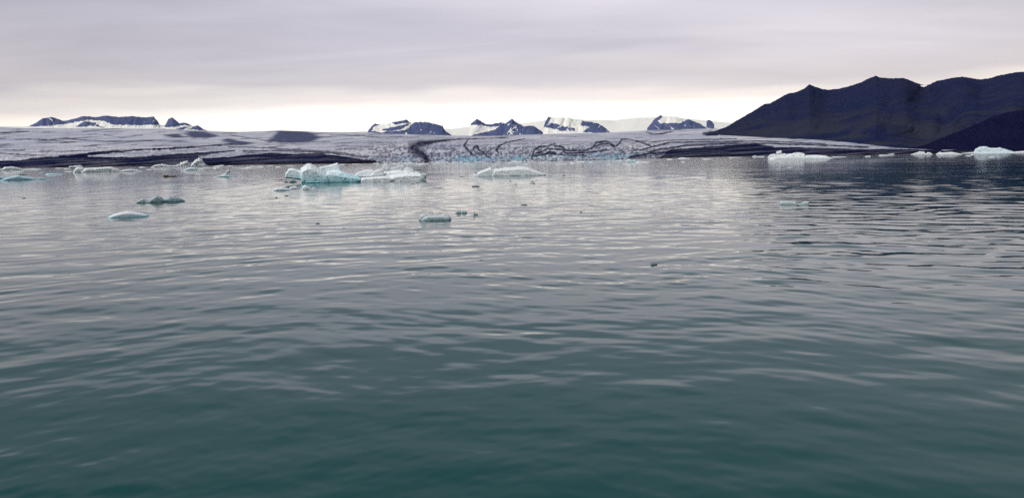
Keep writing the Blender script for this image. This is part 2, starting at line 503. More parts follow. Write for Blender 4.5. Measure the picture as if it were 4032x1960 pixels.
# ------------------------------------------------------------------ mountains
def mountain(name, top, foot, Dtop, Dfoot, step, nr, mat, snow=None, rough=0.0, relief=0.0, cell=(60, 30), power=1.0, seed=1, jag=0.0, ridges=()):
    x0, x1 = top[0][0], top[-1][0]
    cols = np.arange(x0, x1 + step, step)
    yt = line(top, cols)
    crest = jag * (fbm(cols / 9, cols * 0, seed + 3, 3) - 0.5) * 2
    yf = np.maximum(line(foot, cols), yt + 0.5)
    dt = line(Dtop, cols); df = line(Dfoot, cols)
    s = np.linspace(0, 1, nr)
    X = np.tile(cols, (nr, 1)); S = np.tile(s[:, None], (1, len(cols)))
    Y = yf[None] + (yt - yf)[None] * S + crest[None] * S ** 5
    D = df[None] + (dt - df)[None] * S ** power
    spread = (dt - df)[None] + 1e-6
    n = fbm(X / cell[0] + (Y / cell[1]) * 0.35, Y / cell[1], seed, 4, 0.42, ridged=True) - 0.5
    n2 = fbm(X / (cell[0] * 3), Y / (cell[1] * 3), seed + 50, 3) - 0.5
    D = D + spread * relief * (n + 1.3 * n2) * np.clip(S * 5, 0, 1)
    for amt, pts in ridges:                                 # spurs stand forward, gullies cut back
        wob = 14 * (fbm(X / 50, Y / 40, seed + 200, 3) - 0.5)
        f = stroke(X + wob, Y, [(a, b, w * 1.9) for a, b, w in pts]) / 1.0
        f = f * f * (3 - 2 * f)
        D = D - spread * 0.75 * amt * f * np.clip(S * 4, 0, 1) * np.clip((1 - S) * 9, 0, 1)
    P = point(X.ravel(), Y.ravel(), D.ravel())
    toe = point(cols, yf + 2, df * 0.99); toe[:, 2] = np.minimum(toe[:, 2], P[:len(cols), 2]) - 60
    b1 = P[-len(cols):].copy(); b1[:, :2] *= 1.06; b1[:, 2] *= 0.78
    b2 = P[-len(cols):].copy(); b2[:, :2] *= 1.2; b2[:, 2] = -32
    sn = np.zeros_like(X) if snow is None else snow(X, Y, S)
    P = np.concatenate([toe, P, b1, b2])
    sn = np.concatenate([sn[:1], sn, sn[-1:], sn[-1:]]).ravel()
    return structure(mesh_grid(name, P, len(cols), nr + 3, mat, {'snow': sn}))


M_NEAR = rock_material('dark_basalt', (0.014, 0.019, 0.062), (0.021, 0.023, 0.056), (0.009, 0.013, 0.044), 1.0, green=0.7)
M_SPUR = rock_material('black_scree', (0.007, 0.008, 0.034), (0.010, 0.010, 0.036), (0.005, 0.006, 0.026), 1.6)
M_FAR = rock_material('hazed_blue_rock', (0.085, 0.105, 0.220), (0.105, 0.122, 0.24), (0.070, 0.086, 0.19), 0.5)  # distance haze is partly mixed into this blue rock colour
M_SNOW = rock_material('icefield_snow', (0.90, 0.87, 0.82), (0.92, 0.89, 0.84), (0.88, 0.85, 0.80), 0.4)

RIDGE = [(2776, 532), (2800, 521), (2860, 500), (2900, 475), (2960, 441), (3010, 410), (3030, 408), (3062, 390), (3090, 374), (3100, 370), (3130, 364), (3165, 350), (3187, 333),
         (3200, 338), (3240, 352), (3262, 354), (3300, 350), (3340, 341), (3390, 325), (3420, 310), (3450, 299), (3462, 305), (3515, 309), (3560, 308), (3590, 320), (3625, 333),
         (3645, 335), (3660, 333), (3690, 318), (3720, 313), (3760, 305), (3790, 303), (3830, 308), (3855, 314), (3900, 308), (3925, 300), (3965, 291), (4010, 284), (4060, 282),
         (4200, 270), (4400, 262), (4700, 290), (5200, 330)]
NFOOT = [(2776, 533), (3000, 545), (3200, 554), (3332, 564), (3530, 588), (3700, 596), (4032, 594), (5200, 576)]


def near_snow(X, Y, S):
    return (poly(X, Y, [(3623, 336.5), (3650, 335.5), (3652, 338), (3640, 342), (3626, 341)])).astype(float) * 1.5


mountain('mountain', RIDGE, NFOOT, [(2776, 4500), (3187, 5600), (3450, 5900), (4032, 5400), (5200, 5000)], [(2776, 4300), (3000, 3900), (3530, 2700), (4032, 2300), (5200, 2300)],
         3.0, 110, M_NEAR, near_snow, ridges=[
             (0.10, [(3450, 300, 20), (3440, 350, 60), (3405, 420, 100), (3345, 480, 110), (3290, 550, 120)]), (0.08, [(3187, 333, 16), (3160, 400, 60), (3125, 470, 80), (3070, 545, 90)]),
             (0.10, [(3790, 303, 20), (3775, 370, 60), (3730, 440, 80), (3700, 482, 60)]), (0.09, [(4010, 284, 20), (3975, 350, 80), (3930, 420, 100), (3880, 470, 100)]),
             (-0.10, [(3640, 340, 20), (3650, 400, 50), (3672, 470, 60), (3690, 500, 70), (3660, 560, 90)]), (-0.07, [(3275, 356, 20), (3280, 420, 60), (3230, 490, 70), (3200, 545, 80)]),
             (0.07, [(3560, 310, 16), (3570, 370, 50), (3600, 440, 50), (3650, 480, 40)])], relief=0.10, cell=(130, 120), power=1.0, seed=12, jag=1.6)
mountain('mountain_spur', [(3560, 588), (3640, 572), (3715, 541), (3780, 516), (3856, 484), (3907, 460), (3965, 443), (4032, 432), (4200, 415), (4600, 430), (5200, 470)],
         [(3560, 592), (3700, 598), (4032, 596), (5200, 578)], [(3560, 2300), (4032, 2900), (5200, 2900)], [(3560, 2150), (4032, 1950), (5200, 1900)],
         4.0, 60, M_SPUR, None, relief=0.12, cell=(90, 110), seed=33, jag=1.2)


def rockmask(polys, jitter=3.0, seed=0, cap=False):
    """snow everywhere but inside the rock polygons"""
    def f(X, Y, S):
        jx = X + jitter * 2 * (fbm(X / 9, Y / 7, seed, 3) - 0.5) * 2
        jy = Y + jitter * (fbm(X / 8, Y / 6, seed + 9, 3) - 0.5) * 2
        r = np.zeros_like(X)
        for pg in polys:
            r[poly(jx, jy, pg)] = 1
        patch = fbm((X + Y * 0.7) / 5, Y / 13, seed + 4, 3)
        if cap:                                             # fresh snow and rime along the crest
            r = np.where((S > 1.04 - 0.34 * fbm(X / 45, Y / 60, seed + 60, 3)) & (X < 640), 0, r)
        gully = fbm((X + 0.9 * Y) / 13 + 3, (Y - 0.2 * X) / 30, seed + 70, 2, 0.4, ridged=True) * (0.75 + 0.5 * fbm(X / 60, Y / 25, seed + 80, 2))
        gully2 = fbm((X - 1.1 * Y) / 15 + 9, (Y + 0.2 * X) / 34, seed + 90, 2, 0.4, ridged=True) * (0.75 + 0.5 * fbm(X / 70, Y / 25, seed + 95, 2))
        g = np.clip((np.maximum(gully, gully2) - 0.97) * 9, 0, 0.85)
        return 1 - r * (1 - g)
    return f


FAR = [(0, 15000), (5000, 15000)]
FARF = [(0, 13800), (5000, 13800)]
N1 = [(1440, 525), (1463, 496), (1475, 488), (1519, 490), (1555, 480), (1599, 471), (1619, 486), (1631, 482), (1659, 480), (1683, 480), (1719, 490), (1743, 496), (1749, 510), (1783, 536)]
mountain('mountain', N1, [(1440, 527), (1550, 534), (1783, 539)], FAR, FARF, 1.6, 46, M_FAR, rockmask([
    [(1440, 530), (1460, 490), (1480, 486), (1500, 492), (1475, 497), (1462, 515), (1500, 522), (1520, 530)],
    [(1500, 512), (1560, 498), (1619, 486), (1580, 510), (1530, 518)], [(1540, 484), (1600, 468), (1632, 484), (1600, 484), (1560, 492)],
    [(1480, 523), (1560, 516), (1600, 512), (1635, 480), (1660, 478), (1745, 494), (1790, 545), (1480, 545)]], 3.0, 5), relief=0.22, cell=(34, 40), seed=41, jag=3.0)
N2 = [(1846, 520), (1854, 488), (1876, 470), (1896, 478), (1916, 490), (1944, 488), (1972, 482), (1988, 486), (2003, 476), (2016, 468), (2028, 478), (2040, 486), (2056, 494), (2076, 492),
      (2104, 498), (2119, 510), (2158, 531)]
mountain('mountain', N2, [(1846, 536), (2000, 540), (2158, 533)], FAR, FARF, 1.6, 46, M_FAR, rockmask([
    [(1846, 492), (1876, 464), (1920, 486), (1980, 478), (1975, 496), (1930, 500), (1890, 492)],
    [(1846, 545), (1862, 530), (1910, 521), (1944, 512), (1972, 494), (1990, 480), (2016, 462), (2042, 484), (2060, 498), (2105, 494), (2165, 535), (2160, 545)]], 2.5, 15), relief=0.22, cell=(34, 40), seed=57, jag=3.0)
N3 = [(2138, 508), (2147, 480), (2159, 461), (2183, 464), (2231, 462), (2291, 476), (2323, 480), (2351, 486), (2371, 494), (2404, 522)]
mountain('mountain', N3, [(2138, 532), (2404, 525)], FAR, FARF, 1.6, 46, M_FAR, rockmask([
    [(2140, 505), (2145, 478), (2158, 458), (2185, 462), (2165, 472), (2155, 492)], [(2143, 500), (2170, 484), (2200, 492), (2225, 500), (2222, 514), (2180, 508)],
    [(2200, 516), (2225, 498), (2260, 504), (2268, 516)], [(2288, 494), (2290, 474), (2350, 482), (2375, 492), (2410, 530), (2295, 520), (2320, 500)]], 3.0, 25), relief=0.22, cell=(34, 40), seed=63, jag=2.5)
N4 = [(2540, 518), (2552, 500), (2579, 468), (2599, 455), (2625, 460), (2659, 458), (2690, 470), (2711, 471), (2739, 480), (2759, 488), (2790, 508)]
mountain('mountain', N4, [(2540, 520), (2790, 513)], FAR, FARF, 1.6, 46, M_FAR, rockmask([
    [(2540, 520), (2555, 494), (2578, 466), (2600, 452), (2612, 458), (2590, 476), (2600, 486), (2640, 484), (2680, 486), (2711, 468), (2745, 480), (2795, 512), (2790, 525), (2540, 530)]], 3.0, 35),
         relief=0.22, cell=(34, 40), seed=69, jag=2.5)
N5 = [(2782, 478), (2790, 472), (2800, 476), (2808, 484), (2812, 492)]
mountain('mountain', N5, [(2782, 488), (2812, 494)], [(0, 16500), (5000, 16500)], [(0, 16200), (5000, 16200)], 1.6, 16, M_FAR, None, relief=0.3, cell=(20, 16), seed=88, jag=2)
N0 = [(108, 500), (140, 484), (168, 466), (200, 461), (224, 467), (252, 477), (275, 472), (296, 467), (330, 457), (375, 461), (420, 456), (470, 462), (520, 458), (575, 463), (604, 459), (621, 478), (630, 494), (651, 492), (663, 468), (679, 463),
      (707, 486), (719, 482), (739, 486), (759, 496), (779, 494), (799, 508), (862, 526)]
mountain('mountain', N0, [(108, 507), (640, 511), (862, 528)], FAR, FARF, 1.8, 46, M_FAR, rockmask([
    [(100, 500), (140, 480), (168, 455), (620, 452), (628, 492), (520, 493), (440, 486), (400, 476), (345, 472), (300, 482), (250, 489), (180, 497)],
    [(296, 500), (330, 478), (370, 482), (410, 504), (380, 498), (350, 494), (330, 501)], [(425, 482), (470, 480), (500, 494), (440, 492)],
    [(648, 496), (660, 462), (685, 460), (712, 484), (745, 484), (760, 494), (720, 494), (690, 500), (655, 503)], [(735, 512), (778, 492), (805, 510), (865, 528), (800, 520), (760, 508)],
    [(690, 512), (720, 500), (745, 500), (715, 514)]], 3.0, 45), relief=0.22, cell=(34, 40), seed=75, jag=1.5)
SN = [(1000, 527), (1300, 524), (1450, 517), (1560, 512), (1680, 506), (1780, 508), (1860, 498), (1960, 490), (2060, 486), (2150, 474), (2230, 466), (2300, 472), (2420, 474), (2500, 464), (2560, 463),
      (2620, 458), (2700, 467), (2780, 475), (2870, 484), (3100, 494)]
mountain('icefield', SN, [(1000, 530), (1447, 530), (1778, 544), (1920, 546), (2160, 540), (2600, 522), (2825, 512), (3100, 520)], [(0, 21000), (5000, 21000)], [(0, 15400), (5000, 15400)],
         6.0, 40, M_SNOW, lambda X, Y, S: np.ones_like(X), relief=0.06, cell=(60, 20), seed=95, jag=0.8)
SNL = [(-1200, 500), (-200, 497), (0, 497), (200, 500), (600, 504), (900, 518), (1050, 526)]
mountain('icefield', SNL, [(-1200, 520), (0, 508), (640, 512), (1050, 530)], [(-2000, 15200), (5000, 15200)], [(-2000, 10500), (5000, 10500)], 10.0, 14, M_SNOW, lambda X, Y, S: np.ones_like(X), relief=0.1, seed=99)


# ------------------------------------------------------------------ haze
def build_haze():
    bm = bmesh.new(); bmesh.ops.create_cube(bm, size=1.0)
    me = bpy.data.meshes.new('haze'); bm.to_mesh(me); bm.free()
    o = bpy.data.objects.new('haze', me); COL.objects.link(o)
    o.scale = (60000, 60000, 1440); o.location = (0, 5000, 685)
    m = bpy.data.materials.new('haze_air'); m.use_nodes = True
    t = NT(m.node_tree)
    v = t.n('ShaderNodeVolumePrincipled'); v.inputs['Color'].default_value = (0.50, 0.64, 1.0, 1)
    v.inputs['Density'].default_value = 5e-6; v.inputs['Anisotropy'].default_value = 0.2
    out = t.n('ShaderNodeOutputMaterial'); t.link(v.outputs[0], out.inputs['Volume'])
    me.materials.append(m)
    o['kind'] = 'stuff'
    return o


build_haze()


# ------------------------------------------------------------------ ice
def ice_material(name, white, teal, deep, rough=0.55, clear=0.0):
    m, t, b = principled(name)
    g = t.n('ShaderNodeNewGeometry'); p = g.outputs['Position']
    oc = t.n('ShaderNodeTexCoord').outputs['Object']
    te, di = t.attr('teal'), t.attr('dirt')
    n = t.noise(oc, 1.1, 4.0, 0.6, 0.4)
    n2 = t.noise(oc, 5.0, 3.0, 0.6)
    f = t.math('ADD', te, t.math('MULTIPLY', t.math('SUBTRACT', n, 0.5), 0.45))
    col = t.mix(t.maprange(f, 0.05, 0.62), white, teal)
    col = t.mix(t.maprange(f, 0.62, 1.05), col, deep)
    grime_shade = t.math('MULTIPLY', di, t.maprange(n, 0.57, 0.63))  # dirt streaks, and on the right block heap painted shade in the gaps
    col = t.mix(grime_shade, col, (0.035, 0.030, 0.032))
    t.link(col, b.inputs['Base Color'])
    b.inputs['Roughness'].default_value = rough
    b.inputs['IOR'].default_value = 1.31
    b.inputs['Transmission Weight'].default_value = clear
    bp = t.n('ShaderNodeBump'); bp.inputs['Strength'].default_value = 0.2; bp.inputs['Distance'].default_value = 0.08
    t.link(n2, bp.inputs['Height']); t.link(bp.outputs[0], b.inputs['Normal'])
    return m


ICE = ice_material('white_ice', (0.75, 0.78, 0.81), (0.43, 0.62, 0.70), (0.08, 0.31, 0.37))
BRIGHT = ice_material('fresh_ice', (0.84, 0.88, 0.91), (0.52, 0.74, 0.81), (0.08, 0.35, 0.41))
CLEAR = ice_material('clear_ice', (0.60, 0.66, 0.68), (0.34, 0.43, 0.46), (0.13, 0.22, 0.25), 0.14, 0.0)
DARKICE = ice_material('dark_clear_ice', (0.16, 0.19, 0.20), (0.06, 0.09, 0.10), (0.02, 0.035, 0.04), 0.15, 0.15)
BROWN = ice_material('silty_ice', (0.10, 0.07, 0.05), (0.07, 0.05, 0.04), (0.04, 0.03, 0.025), 0.6)


def fin3(v, sc, seed):
    x, y, z = v[:, 0] * sc, v[:, 1] * sc, v[:, 2] * sc
    return (fbm(x + 0.6 * z, z * 1.1 + 0.3 * y, seed, 3) + fbm(y + 17, x * 0.5 + z + 5, seed + 7, 3)) - 1.0


def lump_points(outline, x0, yw, depth, thick, sc):
    """outline in picture pixels -> 3 slices in metres, local axes x right, y away, z up"""
    o = np.array(outline, float)
    x = (o[:, 0] - x0) * sc * 0.985
    z = (yw - SLOPE * (o[:, 0] - x0) - o[:, 1]) * sc
    z = np.where(z > 0, z * 0.93, z)
    hang = (z.min() > 3.5 * sc)
    cx = x.mean(); out = []
    for off, kx, kz in ((-0.5, 0.86, 0.70), (-0.26, 1.0, 0.96), (0.12, 1.0, 1.0), (0.5, 0.74, 0.70)):
        zz = np.where(z > 0, z * kz, z) if not hang else z.mean() + (z - z.mean()) * kz
        out.append(np.stack([cx + (x - cx) * kx, np.full_like(x, (depth + off * thick) * sc), zz], 1))
    if not hang:                                            # keel under the waterline
        w = (x.max() - x.min()) * 0.40; h = max(z.max(), 2 * sc)
        for yy in (-0.35, 0.35):
            out.append(np.array([[cx - w, (depth + yy * thick) * sc, -0.5 * h], [cx + w, (depth + yy * thick) * sc, -0.5 * h]]))
    return np.concatenate(out)


def ice_mesh(name, lumps, x0, yw, sc, vox, disp, teal, dirt, seed, mat):
    bm = bmesh.new()
    for lp in lumps:
        pts = lump_points(lp[0], x0, yw, lp[1], lp[2], sc)
        vs_ = [bm.verts.new(p) for p in pts]
        r = bmesh.ops.convex_hull(bm, input=vs_, use_existing_faces=False)
        bad = [g for g in r['geom_interior'] if isinstance(g, bmesh.types.BMVert)]
        bmesh.ops.delete(bm, geom=bad, context='VERTS')
    tmp = bpy.data.meshes.new('tmp'); bm.to_mesh(tmp); bm.free()
    to = bpy.data.objects.new('tmp', tmp); COL.objects.link(to)
    md = to.modifiers.new('r', 'REMESH'); md.mode = 'VOXEL'; md.voxel_size = vox * sc
    md.use_smooth_shade = True
    dg = bpy.context.evaluated_depsgraph_get()
    me = bpy.data.meshes.new_from_object(to.evaluated_get(dg))
    bpy.data.objects.remove(to); bpy.data.meshes.remove(tmp)
    n = len(me.vertices)
    v = np.empty(n * 3, np.float32); me.vertices.foreach_get('co', v); v = v.reshape(-1, 3).astype(float)
    nm = np.empty(n * 3, np.float32); me.vertices.foreach_get('normal', nm); nm = nm.reshape(-1, 3)
    hgt = max(v[:, 2].max(), 1e-3); wid = np.ptp(v[:, 0])
    ref = max(wid * 0.22, hgt)
    k = 0.8 * fin3(v, 4.0 / ref, seed) + 0.5 * fin3(v, 13.0 / ref, seed + 3)
    cr = fbm((v[:, 0] + 0.5 * v[:, 2]) * 5.0 / ref, (v[:, 2] * 1.2 + 0.45 * v[:, 1] - 0.3 * v[:, 0]) * 5.0 / ref, seed + 5, 2, ridged=True)
    crack = np.clip((cr - 0.84) / 0.16, 0, 1)                 # narrow fracture lines
    q = fin3(v, 3.5 / ref, seed + 31) * 3.5                   # broken ledges
    k = 0.55 * k + 0.42 * (np.floor(q) + np.clip((q - np.floor(q)) * 3.5 - 2.0, 0, 1)) / 1.6 - 0.15
    v = v + nm * ((k - 1.0 * crack) * disp * hgt)[:, None]
    me.vertices.foreach_set('co', v.astype(np.float32).ravel())
    hz = np.clip(v[:, 2] / hgt, 0, 1)
    base, grad = teal
    tv = base + grad * np.clip(1 - hz * 1.6, 0, 1) ** 1.3 + 0.15 * crack
    for nme, val in (('teal', tv), ('dirt', np.full(n, dirt))):
        a = me.attributes.new(nme, 'FLOAT', 'POINT'); a.data.foreach_set('value', val.astype(np.float32))
    me.polygons.foreach_set('use_smooth', np.ones(len(me.polygons), bool))
    me.name = name
    me.materials.clear(); me.materials.append(mat); me.update()
    return me


def berg(name, label, cat, x0, yw, parts, group=None, scale=1.0):
    """parts: list of (part name, lumps, options); one part -> the thing is that mesh"""
    wx, wy, D = on_water(x0, yw)
    sc = D / FPX
    az = math.atan2(-wx, wy)
    one = len(parts) == 1
    root = None
    if not one:
        root = bpy.data.objects.new(name, None); COL.objects.link(root); root.empty_display_size = sc * 20
        root.location = (wx, wy, 0); root.rotation_euler = (0, 0, az)
    for i, (pn, lumps, opt) in enumerate(parts):
        o = {'vox': 1.4, 'disp': 0.09, 'teal': (0.0, 0.35), 'dirt': 0.0, 'mat': ICE, 'label': None}
        o.update(opt)
        seed = int(x0) % 997 + i * 13
        me = ice_mesh(name if one else pn, lumps, x0, yw, sc, o['vox'], o['disp'], o['teal'], o['dirt'], seed, o['mat'])
        ob = bpy.data.objects.new(name if one else pn, me); COL.objects.link(ob)
        if one:
            ob.location = (wx, wy, 0); ob.rotation_euler = (0, 0, az); root = ob
        else:
            ob.parent = root
            if o['label']:
                ob['label'] = o['label']
    root.scale = (scale, scale, scale)
    return tag(root, label, cat, group)


def build_bergs():
    blk = lambda pts, d, th=16: ('ice_block', [(pts, d, th)], {'vox': 1.3, 'disp': 0.05, 'teal': (0.0, 0.1)})
    berg('iceberg', 'largest iceberg, tall teal mass joined to a low white shelf of broken blocks', 'iceberg', 1400, 715.5, [
        ('teal_ice_mass', [
            ([(1135, 699), (1137, 680), (1150, 660), (1165, 658), (1205, 672), (1225, 700), (1218, 711), (1160, 703)], 5, 60),
            ([(1196, 660), (1215, 648), (1218, 640), (1235, 640), (1262, 665), (1300, 680), (1310, 717), (1222, 717), (1205, 690)], -12, 90),
            ([(1240, 717), (1262, 684), (1300, 671), (1345, 682), (1430, 702), (1410, 716)], -14, 80),
            ([(1262, 655), (1300, 647), (1333, 638), (1345, 650), (1347, 668), (1300, 690), (1262, 690)], 45, 50),
            ([(1290, 672), (1345, 668), (1400, 688), (1432, 704), (1300, 716)], 15, 70),
            ([(1210, 717), (1215, 714), (1266, 712), (1268, 716)], -30, 60)], {'vox': 1.3, 'disp': 0.042, 'mat': BRIGHT, 'teal': (0.20, 0.75), 'label': 'tall pale teal ice with an overhanging left end'}),
        ('white_ice_shelf', [
            ([(1410, 716), (1420, 700), (1460, 695), (1520, 692), (1560, 700), (1530, 716)], -18, 70),
            ([(1480, 715), (1540, 690), (1600, 682), (1655, 684), (1668, 699), (1668, 711), (1560, 715)], -10, 80),
            ([(1385, 700), (1410, 677), (1440, 667), (1470, 668), (1482, 700)], 30, 50),
            ([(1500, 695), (1520, 678), (1600, 673), (1660, 684), (1664, 700)], 28, 60),
            ([(1480, 700), (1500, 676), (1560, 667), (1640, 675), (1682, 692), (1680, 706)], 60, 60)], {'vox': 1.3, 'disp': 0.06, 'mat': BRIGHT, 'teal': (-0.15, 0.2), 'label': 'low white snowy shelf'}),
        blk([(1460, 694), (1470, 673), (1495, 662), (1510, 665), (1513, 690), (1490, 696)], 5, 30),
        blk([(1505, 668), (1508, 646), (1525, 644), (1537, 655), (1527, 672)], 50, 20), blk([(1530, 672), (1545, 655), (1565, 656), (1570, 670)], 52),
        blk([(1550, 664), (1570, 649), (1592, 648), (1596, 662), (1575, 668)], 66), blk([(1560, 676), (1570, 662), (1585, 664), (1582, 678)], 46, 12),
        blk([(1590, 672), (1600, 658), (1625, 660), (1635, 670), (1610, 678)], 60), blk([(1605, 688), (1612, 666), (1632, 672), (1634, 687)], 36),
        blk([(1630, 686), (1635, 674), (1655, 676), (1659, 686)], 40), blk([(1660, 698), (1665, 681), (1682, 685), (1678, 702), (1668, 704)], 45)])
    berg('iceberg', 'white dome-backed iceberg with a sharp left crest and long tapering right tip', 'iceberg', 1990, 692.5, [
        ('ice_body', [
            ([(1877, 692), (1876, 681), (1890, 672), (1930, 656), (1934, 654), (1946, 668), (1962, 682), (1950, 693)], -4, 46),
            ([(1925, 692), (1935, 664), (1960, 661), (2000, 660), (2035, 654), (2060, 652), (2085, 657), (2110, 671), (2155, 687), (2120, 690)], 6, 70),
            ([(2022, 670), (2030, 655), (2042, 650), (2060, 652), (2070, 668)], 22, 24), ([(1978, 668), (1984, 657), (1994, 654), (2003, 660), (2006, 668)], 24, 20)],
         {'vox': 1.3, 'disp': 0.05, 'teal': (-0.1, 0.35)}),
        blk([(1866, 697), (1866, 689), (1874, 686), (1882, 690), (1880, 697)], -12), blk([(1857, 694), (1861, 687), (1870, 682), (1874, 690), (1870, 695)], 6, 14)])
    berg('clear_ice', 'glassy grey two-humped ice with a dark-edged chip at its left, above the smooth dome', 'ice chunk', 640, 795.5, [
        ('ice_body', [([(587, 796), (605, 782), (614, 770), (622, 767), (634, 772), (650, 790), (655, 798)], 0, 36),
                      ([(636, 798), (650, 784), (664, 772), (684, 775), (702, 783), (720, 794), (700, 797)], 4, 40),
                      ([(570, 797), (600, 787), (655, 783), (700, 788), (716, 797)], 0, 34)], {'vox': 1.2, 'disp': 0.09, 'teal': (0.5, 0.5), 'mat': CLEAR}),
        ('ice_chip', [([(553, 794), (566, 783), (577, 780), (590, 794), (575, 798)], -4, 20)], {'vox': 1.0, 'disp': 0.1, 'teal': (0.35, 0.6), 'mat': CLEAR})])
    berg('ice_dome', 'smooth pale dome of ice with teal waterline, nearest on the left', 'ice chunk', 505, 853, [
        ('ice_dome', [([(438, 853), (455, 843), (485, 834), (506, 832), (545, 839), (574, 849), (562, 854), (450, 858)], 0, 70)], {'vox': 1.5, 'disp': 0.02, 'teal': (0.0, 0.7), 'mat': ICE})])
    berg('clear_ice', 'clear glassy slab with a raised rim and dark waterline, in the middle foreground', 'ice chunk', 1714, 866, [
        ('clear_ice', [([(1648, 862), (1655, 850), (1658, 842), (1666, 837), (1676, 839), (1684, 850), (1680, 866)], 4, 30),
                       ([(1655, 866), (1680, 848), (1712, 846), (1735, 847), (1772, 852), (1779, 862), (1765, 868), (1665, 869)], -4, 50),
                       ([(1728, 860), (1738, 843), (1752, 839), (1770, 848), (1778, 860)], 6, 26), ([(1708, 850), (1714, 840), (1722, 841), (1722, 850)], 12, 12)],
         {'vox': 1.2, 'disp': 0.05, 'teal': (0.2, 0.7), 'mat': CLEAR})])
    berg('clear_ice', 'small knobbly clear ice just right of the glassy slab', 'ice chunk', 1815, 839.5, [
        ('clear_ice', [([(1790, 840), (1797, 832), (1801, 827), (1813, 828), (1818, 840)], 0, 12), ([(1812, 840), (1820, 831), (1834, 829), (1841, 836), (1838, 840)], 0, 12)],
         {'vox': 0.9, 'disp': 0.14, 'teal': (0.4, 0.6), 'mat': CLEAR})])
    berg('clear_ice', 'tiny clear ice with one upright fin, right of the knobbly piece', 'ice chunk', 1873, 847, [
        ('clear_ice', [([(1863, 844), (1865, 831), (1869, 827), (1870, 840)], 0, 5), ([(1863, 846), (1866, 838), (1873, 838), (1883, 843), (1881, 848)], 0, 14)],
         {'vox': 0.8, 'disp': 0.08, 'teal': (0.5, 0.6), 'mat': CLEAR})])
    berg('iceberg', 'low teal hump of ice with a tapering right tail, near the left frame edge', 'iceberg', 75, 709, [
        ('iceberg', [([(17, 710), (35, 702), (58, 694), (72, 691), (86, 697), (122, 704), (130, 709)], 0, 40), ([(115, 709), (135, 703), (150, 703), (170, 708)], 8, 24)],
         {'vox': 1.5, 'disp': 0.05, 'teal': (0.5, 0.35)})])
    berg('iceberg', 'low teal ice cut off by the left edge of the picture', 'iceberg', -8, 706.5, [
        ('iceberg', [([(-45, 707), (-25, 698), (-4, 694), (10, 699), (21, 706)], 0, 30)], {'vox': 1.5, 'disp': 0.05, 'teal': (0.45, 0.35)})])
    berg('iceberg', 'pale fin-shaped ice with a curved forked horn', 'iceberg', 880, 697, [
        ('ice_base', [([(842, 697), (868, 691), (886, 688), (905, 692), (918, 696)], 0, 26), ([(905, 697), (915, 693), (931, 695)], 4, 16)], {'vox': 1.2, 'disp': 0.05, 'teal': (0.2, 0.4)}),
        ('ice_horn', [([(866, 692), (880, 686), (891, 680), (896, 688), (892, 695)], 0, 18), ([(882, 688), (890, 680), (897, 667), (903, 670), (899, 680), (891, 688)], 0, 12),
                      ([(890, 684), (900, 673), (910, 670), (909, 677), (899, 684), (893, 689)], 2, 9)], {'vox': 1.0, 'disp': 0.04, 'teal': (0.25, 0.25)})])
    berg('iceberg', 'long white snow-covered floe below the left moraine, with grey ends', 'iceberg', 430, 677, [
        ('ice_body', [([(318, 677), (324, 664), (334, 657), (350, 660), (362, 677)], 0, 40), ([(335, 677), (352, 663), (400, 659), (440, 657), (462, 667), (472, 677)], 0, 50)],
         {'vox': 1.5, 'disp': 0.12, 'teal': (-0.1, 0.3), 'dirt': 0.35}),
        ('ice_tail', [([(452, 676), (478, 669), (500, 666), (524, 673), (544, 676)], 0, 40)], {'vox': 1.5, 'disp': 0.12, 'teal': (0.05, 0.3), 'dirt': 0.3}),
        ('ice_back', [([(300, 662), (302, 656), (330, 655), (338, 651), (346, 656), (345, 664)], 150, 30)], {'vox': 1.3, 'disp': 0.1, 'teal': (0.0, 0.1), 'dirt': 0.4})])
    dirty = {'vox': 0.9, 'disp': 0.22, 'teal': (-0.05, 0.15), 'dirt': 0.95}
    berg('iceberg', 'jagged white iceberg streaked with black dirt against the dark left moraine', 'iceberg', 715, 657, [
        ('ice_ridge', [([(612, 657), (628, 649), (650, 646), (672, 650), (690, 657)], 0, 26), ([(660, 658), (676, 650), (700, 652), (712, 658)], -4, 22)], dirty),
        ('ice_tower', [([(690, 658), (700, 645), (706, 646), (712, 658)], 0, 20), ([(705, 657), (712, 643), (726, 635), (736, 634), (745, 642), (748, 657)], 2, 26),
                       ([(738, 657), (754, 642), (764, 629), (776, 623), (786, 628), (798, 646), (805, 656)], 6, 34)], dirty)])
    berg('iceberg', 'small pale teal berg just below the dirt-streaked iceberg', 'iceberg', 752, 671, [
        ('iceberg', [([(724, 671), (738, 663), (750, 659), (758, 666), (768, 661), (776, 671)], 0, 30)], {'vox': 1.2, 'disp': 0.08, 'teal': (0.2, 0.35)})])
    berg('iceberg', 'small berg with two teal knobs and a flat white tail off the glacier front', 'iceberg', 2510, 639.5, [
        ('teal_knob', [([(2463, 640), (2470, 629), (2478, 625), (2490, 633), (2492, 640)], 0, 24)], {'vox': 1.1, 'disp': 0.07, 'teal': (0.25, 0.4)}),
        ('teal_knob', [([(2486, 640), (2494, 629), (2501, 626), (2512, 637), (2510, 640)], 2, 24)], {'vox': 1.1, 'disp': 0.07, 'teal': (0.4, 0.35)}),
        ('ice_tail', [([(2500, 640), (2512, 634), (2545, 636), (2570, 640)], 0, 30)], {'vox': 1.1, 'disp': 0.06, 'teal': (-0.05, 0.2)})])
    mb = lambda pts, d, th=20: ('ice_block', [(pts, d, th)], {'vox': 1.1, 'disp': 0.05, 'teal': (-0.05, 0.1)})
